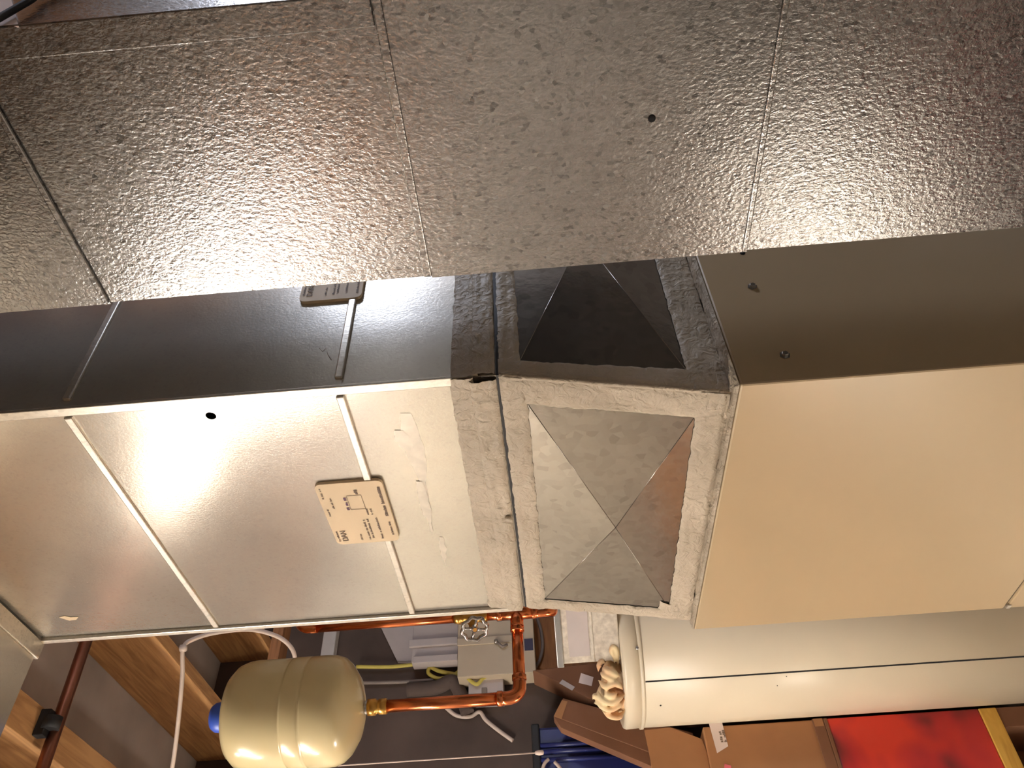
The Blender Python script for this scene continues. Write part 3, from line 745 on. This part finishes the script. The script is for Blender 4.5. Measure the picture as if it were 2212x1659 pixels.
wbox('cover_body', 893, 989, 1350, 1424, Yw - .09, Yw - .02, M['pale_plastic'], cg)
wbox('ridge', 884, 988, 1382, 1390, Yw - .105, Yw - .09, M['pale_plastic'], cg, .002)
wbox('ridge', 893, 988, 1418, 1426, Yw - .105, Yw - .09, M['pale_plastic'], cg, .002)
jb = tag(empty('junction_box', PY(1090, 1475, Yw)), 'small pale junction box under the electrical box', 'junction box')
wbox('box_body', 1012, 1088, 1468, 1508, Yw - .08, Yw, M['pale_plastic'], jb)
wbox('knockout', 1040, 1052, 1486, 1498, Yw - .083, Yw - .079, M['grey_cable'], jb, .001)
def cable(name, pts, r, mat, label, Y):
    return tag(tube(name, smoothpath([PY(a, b, Y) for a, b in pts], 6), r, mat, n=8), label, 'cable')
cable('yellow_cable', [(770, 1440), (850, 1440), (925, 1432), (985, 1432), (993, 1442), (985, 1455), (950, 1466), (926, 1455), (930, 1442), (950, 1450), (990, 1458)], .008, M['yellow_cable'], 'yellow sheathed cable looped above the junction box', Yw - .03)
cable('yellow_cable', [(992, 1448), (1005, 1452), (1012, 1466), (1030, 1478), (1045, 1464), (1070, 1454), (1100, 1452)], .008, M['yellow_cable'], 'yellow cable dipping between the electrical box and the junction box', Yw - .095)
cable('grey_cable', [(762, 1475), (850, 1474), (940, 1468), (975, 1462), (1000, 1460)], .007, M['grey_cable'], 'grey sheathed cable running level to the junction box', Yw - .02)
cable('dark_cable', [(1160, 1335), (1168, 1360), (1172, 1395), (1166, 1425), (1150, 1452)], .007, M['grey_cable'], 'thin grey cable curling below the electrical box over plywood', Yw - .034)
pw = tag(empty('grey_conduit', PY(980, 1485, Yw)), 'thick dark grey conduit bending on the wall beside the junction box', 'conduit')
tube('conduit_pipe', smoothpath([PY(880, 1490, Yw - .03), PY(940, 1486, Yw - .03), PY(972, 1472, Yw - .03), PY(985, 1480, Yw - .03), PY(1000, 1510, Yw - .03), PY(1010, 1540, Yw - .03)], 6), .028, M['concrete'], pw, n=14)
cable('loose_cable', [(960, 1525), (985, 1545), (1015, 1548), (1036, 1538), (1050, 1556), (1080, 1580), (1108, 1600)], .008, M['white_cable'], 'short white cord hanging loose on the dark wall', Yw - .012)
pl = tag(empty('pull_cord', PD(1165, 1626, 2.3)), 'thin pull cord hanging straight down with a white knob', 'cord')
k0 = PD(1165, 1626, 2.3)
tube('cord', [k0, Vector((k0.x, k0.y, ZJ + .02))], .002, M['rope'], pl, n=6)
lathe('cord_knob', [(0, -.014), (.006, -.012), (.0075, 0), (.005, .012), (0, .014)], k0, M['rope'], pl, n=12)

# ------------------------------------------------------------------ boxes beside the heater
Yf = 2.62
plat = tag(empty('low_platform', (0.6, 2.75, 0)), 'low platform with a yellow plank edge under the red box', 'platform')
zr0 = PY(2112, 1530, Yf).z
box('plank', (.15, Yf - .004, zr0 - .055), (.981, Yf + .06, zr0), M['yellow_wood'], plat, .003)
box('plank', (.15, Yf + .065, zr0 - .055), (.981, Yf + .232, zr0), M['yellow_wood'], plat, .003)
for x in (.2, .55, .92):
    box('support_block', (x, Yf, 0), (x + .06, Yf + .23, zr0 - .055), M['card_dark'], plat)
zr1 = PY(1772, 1535, Yf).z
rb = tag(empty('red_box', (.6, 2.74, zr0)), 'large glossy red printed box on the low platform beside the water heater', 'box')
box('box_body', (.2, Yf, zr0), (.982, Yf + .232, zr1 - .012), M['red'], rb, .004)
box('box_lid', (.195, Yf - .003, zr1 - .012), (.982, Yf + .235, zr1), M['card_dark'], rb, .002)
zk1 = PY(1513, 1545, Yf).z; zk0 = zr1
kb = tag(empty('kraft_carton', (.6, 2.74, zk0)), 'kraft cardboard carton with a white label on the red box', 'carton')
box('carton_body', (.2, Yf + .004, zk0), (.982, Yf + .23, zk1), M['card'], kb, .004)
zk_gap = PY(1748, 1536, Yf).z
box('bottom_flap_edge', (.2, Yf - .002, zk0 + .001), (.982, Yf + .003, zk_gap), M['card_dark'], kb, .001)
box('torn_tape', (PY(1760, 1570, Yf).x, Yf - .003, zk0 + .004), (.982, Yf - .0022, zk_gap - .003), M['card'], kb)
l0 = PY(1530, 1545, Yf); 
lb_ = prism('shipping_label', [PY(1525, 1540, Yf + .003), PY(1553, 1535, Yf + .003), PY(1573, 1612, Yf + .003), PY(1549, 1627, Yf + .003)], (0, -.001, 0), M['white_label'], kb)
lx = PY(1553, 1597, Yf + .002)
dashes(lb_, lx + Vector((0, 0, 0)), (1, 0, 0), (0, 0, 1), (0, -1, 0), [(-.01, -.012, .035, .009), (-.01, -.024, .035, .009)], M['ink'])
prism('pink_sticker', [PY(1565, 1650, Yf + .003), PY(1579, 1654, Yf + .003), PY(1580, 1668, Yf + .003), PY(1564, 1668, Yf + .003)], (0, -.001, 0), M['pink'], kb)
# open flap standing on that carton
fp = [PY(a, b, Yf + .02) for a, b in ((1392, 1577), (1448, 1571), (1516, 1596), (1545, 1620), (1550, 1720), (1415, 1720), (1405, 1640))]
for v in fp: v.z = max(v.z, zk1 + .0006)
fl = tag(prism('carton_flap', fp, (0, .006, 0), M['card'], bevel=.001), 'single tan cardboard flap standing upright on the kraft carton', 'cardboard')
# long carton leaning behind it
ln = tag(empty('leaning_carton', PY(1400, 1640, 2.80)), 'long brown carton leaning diagonally in front of the blue tub', 'carton')
yl = 2.74
fA = [PY(1196, 1547, yl), PY(1216, 1508, yl), PY(1497, 1583, yl), PY(1505, 1662, yl), PY(1406, 1626, yl)]
prism('carton_face', fA, (0, .055, 0), M['card_dark'], ln, bevel=.002)
fB = [PY(1196, 1548, yl + .004), PY(1406, 1627, yl + .004), PY(1505, 1663, yl + .004), PY(1507, 1700, yl + .004), PY(1400, 1652, yl + .004), PY(1212, 1572, yl + .004)]
prism('carton_side', fB, (0, .05, 0), M['card_dark'], ln, bevel=.001)
tl = [PY(1196, 1547, yl - .0012), PY(1214, 1512, yl - .0012), PY(1226, 1515, yl - .0012), PY(1213, 1553, yl - .0012)]
prism('tape_strip', tl, (0, .001, 0), M['card'], ln)
# tall dark carton at the wall carrying the blue tub
tb0 = PY(1408, 1640, 2.86).z
tall = tag(box('tall_carton', (.25, 2.86, 0), (.93, YW1 - .012, tb0), M['card_dark'], bevel=.004), 'tall brown carton at the wall carrying the blue tub', 'carton')
tt = tag(empty('blue_tub', (.6, 2.97, tb0)), 'navy blue plastic tub with vertical ribs and white cord handle', 'tub')
tz1_ = PY(1150, 1640, 2.86).z
tx1 = PY(1280, 1588, 2.86).x
box('tub_body', (.3, 2.885, tb0), (tx1 + .05, YW1 - .02, tz1_ - .02), M['tub'], tt, .012)
box('tub_rim', (.29, 2.872, tz1_ - .03), (tx1 + .06, YW1 - .015, tz1_), M['black'], tt, .006)
for a in (1608, 1622, 1640):
    x = PY(1190, a, 2.875).x
    tube('rib', [(x, 2.882, tb0 + .12), (x, 2.882, tz1_ - .03)], .009, M['tub'], tt, n=8)
tube('cord_handle', smoothpath([PY(1185, 1640, 2.868), PY(1176, 1650, 2.862), PY(1172, 1668, 2.86), PY(1182, 1690, 2.86), PY(1202, 1690, 2.86), PY(1212, 1665, 2.86), PY(1198, 1646, 2.868)], 6), .006, M['rope'], tt, n=8)
# darker cartons between the heater and the wall
dc = tag(empty('labelled_carton', PY(1230, 1480, 2.9)), 'dark brown carton with white labels leaning behind the water heater', 'carton')
yd = 2.93
prism('carton_body', [PY(1150, 1448, yd), PY(1300, 1430, yd), PY(1420, 1440, yd), PY(1420, 1530, yd), PY(1270, 1508, yd), PY(1215, 1478, yd)], (0, .13, 0), M['card_dark'], dc, bevel=.003)
prism('carton_label', [PY(1255, 1454, yd - .0005), PY(1282, 1463, yd - .0005), PY(1278, 1482, yd - .0005), PY(1250, 1475, yd - .0005)], (0, -.0012, 0), M['white_label'], dc)
prism('carton_label', [PY(1215, 1468, yd - .0005), PY(1242, 1484, yd - .0005), PY(1236, 1492, yd - .0005), PY(1208, 1476, yd - .0005)], (0, -.0012, 0), M['pale_plastic'], dc)
# support under it
tag(box('dark_carton', (PY(1420, 1530, yd).x - .02, yd - .02, 0), (1.55, YW1 - .012, PY(1421, 1436, yd).z - .02), M['card_dark'], bevel=.004), 'plain dark carton on the floor hidden behind the heater', 'carton')

# ------------------------------------------------------------------ near face of the return duct
def PN(a, b, Y=DY0 - .0016): return PY(a, b, Y)
prism('pale_patch', [PN(-40, 60), PN(40, 56), PN(24, 0), PN(16, -60), PN(-60, -60)], (0, .0012, 0), M['white_label'], ret)  # pale patch laid on the near face
ka, kb_ = PN(0, 38, DY0 - .006), PN(66, 0, DY0 - .006); kd = kb_ - ka
tag(tube('hanging_cable', smoothpath([ka - kd * 2.2, ka - kd, ka, kb_, kb_ + kd, kb_ + kd * 2 + Vector((0, 0, -.1)), kb_ + kd * 2.2 + Vector((0, 0, -.5))], 6), .0028, M['black'], n=8), 'thin dark cable hanging across the near face of the return duct', 'cable')

# ------------------------------------------------------------------ lamps
def bulb(pos, mat, label, r=.032):
    t = tag(empty('bare_bulb', pos), label, 'lamp')
    prof = [(0, -r), (r * .5, -r * .87), (r * .87, -r * .5), (r, 0), (r * .9, r * .45), (r * .62, r * .95), (r * .42, r * 1.35), (r * .4, r * 1.6)]
    lathe('bulb_glass', prof, pos, mat, t, n=24)
    lathe('lamp_socket', [(r * .5, r * 1.5), (r * .55, r * 2.6), (r * .2, r * 2.9), (0, r * 2.9)], pos, M['black'], t, n=16)
    tube('lamp_cord', [Vector(pos) + Vector((0, 0, r * 2.8)), Vector((pos[0], pos[1], ZC))], .004, M['black'], t, n=6)
sp_ = PX(390, 1000, PXF); dd = ray(390, 1000); dd = Vector((-dd.x, dd.y, dd.z))
bulb(sp_ + dd * 1.35, M['glow_warm'], 'bare warm bulb hanging beside the trunk, mirrored in the plenum', .045)
bulb(Vector((2.5, -0.35, E + .6)), M['glow_cool'], 'large cool globe bulb hanging beyond the return duct', .12)
def fill_tube_light(a, b, z, label):  # unseen tube fixture added as broad fill
    a = Vector(a + (z,)); b = Vector(b + (z,)); d = (b - a).normalized(); n = Vector((-d.y, d.x, 0))
    t = tag(empty('fill_tube_light', (a + b) / 2), label, 'lamp', 'shop lights under the joists')
    up = Vector((0, 0, 1))
    prism('housing', [a - n * .06, a + n * .06, a + n * .035 + up * .05, a - n * .035 + up * .05], b - a, M['appliance'], t, .003)
    for s_ in (-.03, .03):
        tube('fill_tube_lamp', [a + d * .03 + n * s_ - up * .018, b - d * .03 + n * s_ - up * .018], .013, M['glow_fill_tube'], t, n=12)
        for e_ in (a + d * .02, b - d * .02):
            c = e_ + n * s_
            box('fill_holder', (c.x - .01, c.y - .01, z - .034), (c.x + .01, c.y + .01, z), M['black'], t)
    for f_ in (.15, .85):
        c = a.lerp(b, f_)
        tube('hanger_wire', [c + up * .05, Vector((c.x, c.y, ZJ))], .002, M['black'], t, n=5)
fill_tube_light((-0.55, 1.429), (-1.25, 1.996), ZJ - .08, 'tube shop light hanging diagonally beside the trunk')
fill_tube_light((-1.4, 2.118), (-2.1, 2.685), ZJ - .08, 'tube shop light hanging over the white chest freezer')
# ------------------------------------------------------------------ unseen props added behind the viewer for the metal to mirror
cf = tag(empty('added_freezer', (-2.1, 2.1, 0)), 'unseen white chest freezer added opposite the furnace for pale reflections', 'freezer')  # pale mass added for the duct face to mirror
box('freezer_body', (-2.45, 1.5, .04), (-1.8, 2.7, .82), M['appliance'], cf, .01)
box('freezer_lid', (-2.46, 1.49, .825), (-1.79, 2.71, .89), M['appliance'], cf, .015)
box('freezer_plinth', (-2.42, 1.53, 0), (-1.84, 2.67, .04), M['dark'], cf)
for y0, y1, zz, lab in ((1.62, 1.98, .42, 'unseen white carton added on the freezer lid, nearest the viewer'), (2.05, 2.38, .3, 'unseen low white carton added in the middle of the freezer lid')):  # white blocks added for bright patches in the duct reflection
    t = tag(empty('added_carton', (-2.12, (y0 + y1) / 2, .89)), lab, 'carton', 'added white cartons on the freezer')
    box('carton_body', (-2.35, y0, .8905), (-1.9, y1, .89 + zz), M['white_label'], t, .003)
    box('packing_tape', (-2.352, (y0 + y1) / 2 - .03, .92), (-1.898, (y0 + y1) / 2 + .03, .8915 + zz), M['card'], t)
bn = tag(empty('added_workbench', (-.9, 2.8, 0)), 'unseen orange wooden bench added by the back wall for warm reflections', 'added_workbench')  # added to give transition and furnace an orange reflection
box('bench_top', (-1.7, 2.5, .86), (-.05, 3.09, .9), M['ply'], bn, .003)
box('front_board', (-1.66, 2.53, .3), (-.1, 2.55, .86), M['ply'], bn, .002)
for x in (-1.66, -.16):
    for y in (2.56, 3.02):
        box('leg', (x, y, 0), (x + .07, y + .06, .86), M['joist'], bn)
rt = tag(empty('added_tote', (-1.05, 1.15, 0)), 'unseen red plastic tote added on the floor for a red reflection', 'tote')  # added for the red tint mirrored low in the duct
box('tote_body', (-1.2, .95, .0065), (-.9, 1.35, .22), M['red'], rt, .02)
box('tote_lid', (-1.22, .93, .2205), (-.88, 1.37, .245), M['red'], rt, .01)
wk = tag(empty('fill_flood_light', (-1.65, 2.25, 0)), 'unseen square flood light added as low fill on the floor before the freezer', 'lamp')  # low fill source added to lift the heater and lower boxes
box('fill_housing', (-1.74, 2.06, .08), (-1.66, 2.5, .44), M['black'], wk, .006)
box('fill_lens', (-1.659, 2.08, .1), (-1.655, 2.48, .42), M['glow_fill_flood'], wk)
box('fill_foot', (-1.76, 2.2, 0), (-1.62, 2.36, .08), M['black'], wk, .004)
pg = tag(empty('added_pegboard', (-1.1, 3.08, 1.0)), 'unseen beige board added above the bench as a pale reflector', 'added_pegboard')  # reflector added so the plenum face mirrors something pale
box('board', (-2.4, 3.075, .95), (.25, 3.098, 2.45), M['peg'], pg, .002)
for z in (.94, 2.45):
    box('edge_batten', (-2.4, 3.065, z), (.25, 3.098, z + .04), M['ledge'], pg, .002)
cb = tag(empty('added_cabinet', (-2.35, 1.85, E + .6)), 'unseen orange plywood cabinet added above the freezer for an orange reflection', 'cabinet')  # added for the orange patch mirrored high in the duct
box('cabinet_body', (-2.498, 1.4, E + .58), (-2.24, 2.3, E + 1.14), M['ply'], cb, .003)
for y0 in (1.41, 1.855):
    dr_ = box('cabinet_door', (-2.239, y0, E + .59), (-2.22, y0 + .435, E + 1.13), M['ply'], cb, .003)
    lathe('door_knob', [(0, .024), (.012, .02), (.012, .012), (.006, .008), (.006, 0)], (-2.2195, y0 + (.39 if y0 < 1.5 else .05), E + .66), M['steel'], dr_, n=14, axis=(1, 0, 0))
tag(box('added_mat', (-1.55, .45, 0), (-.35, 1.8, .006), M['black'], bevel=.002), 'unseen black rubber mat added under the red tote to darken the reflection', 'mat')  # dark sheet added so the duct mirrors less pale floor
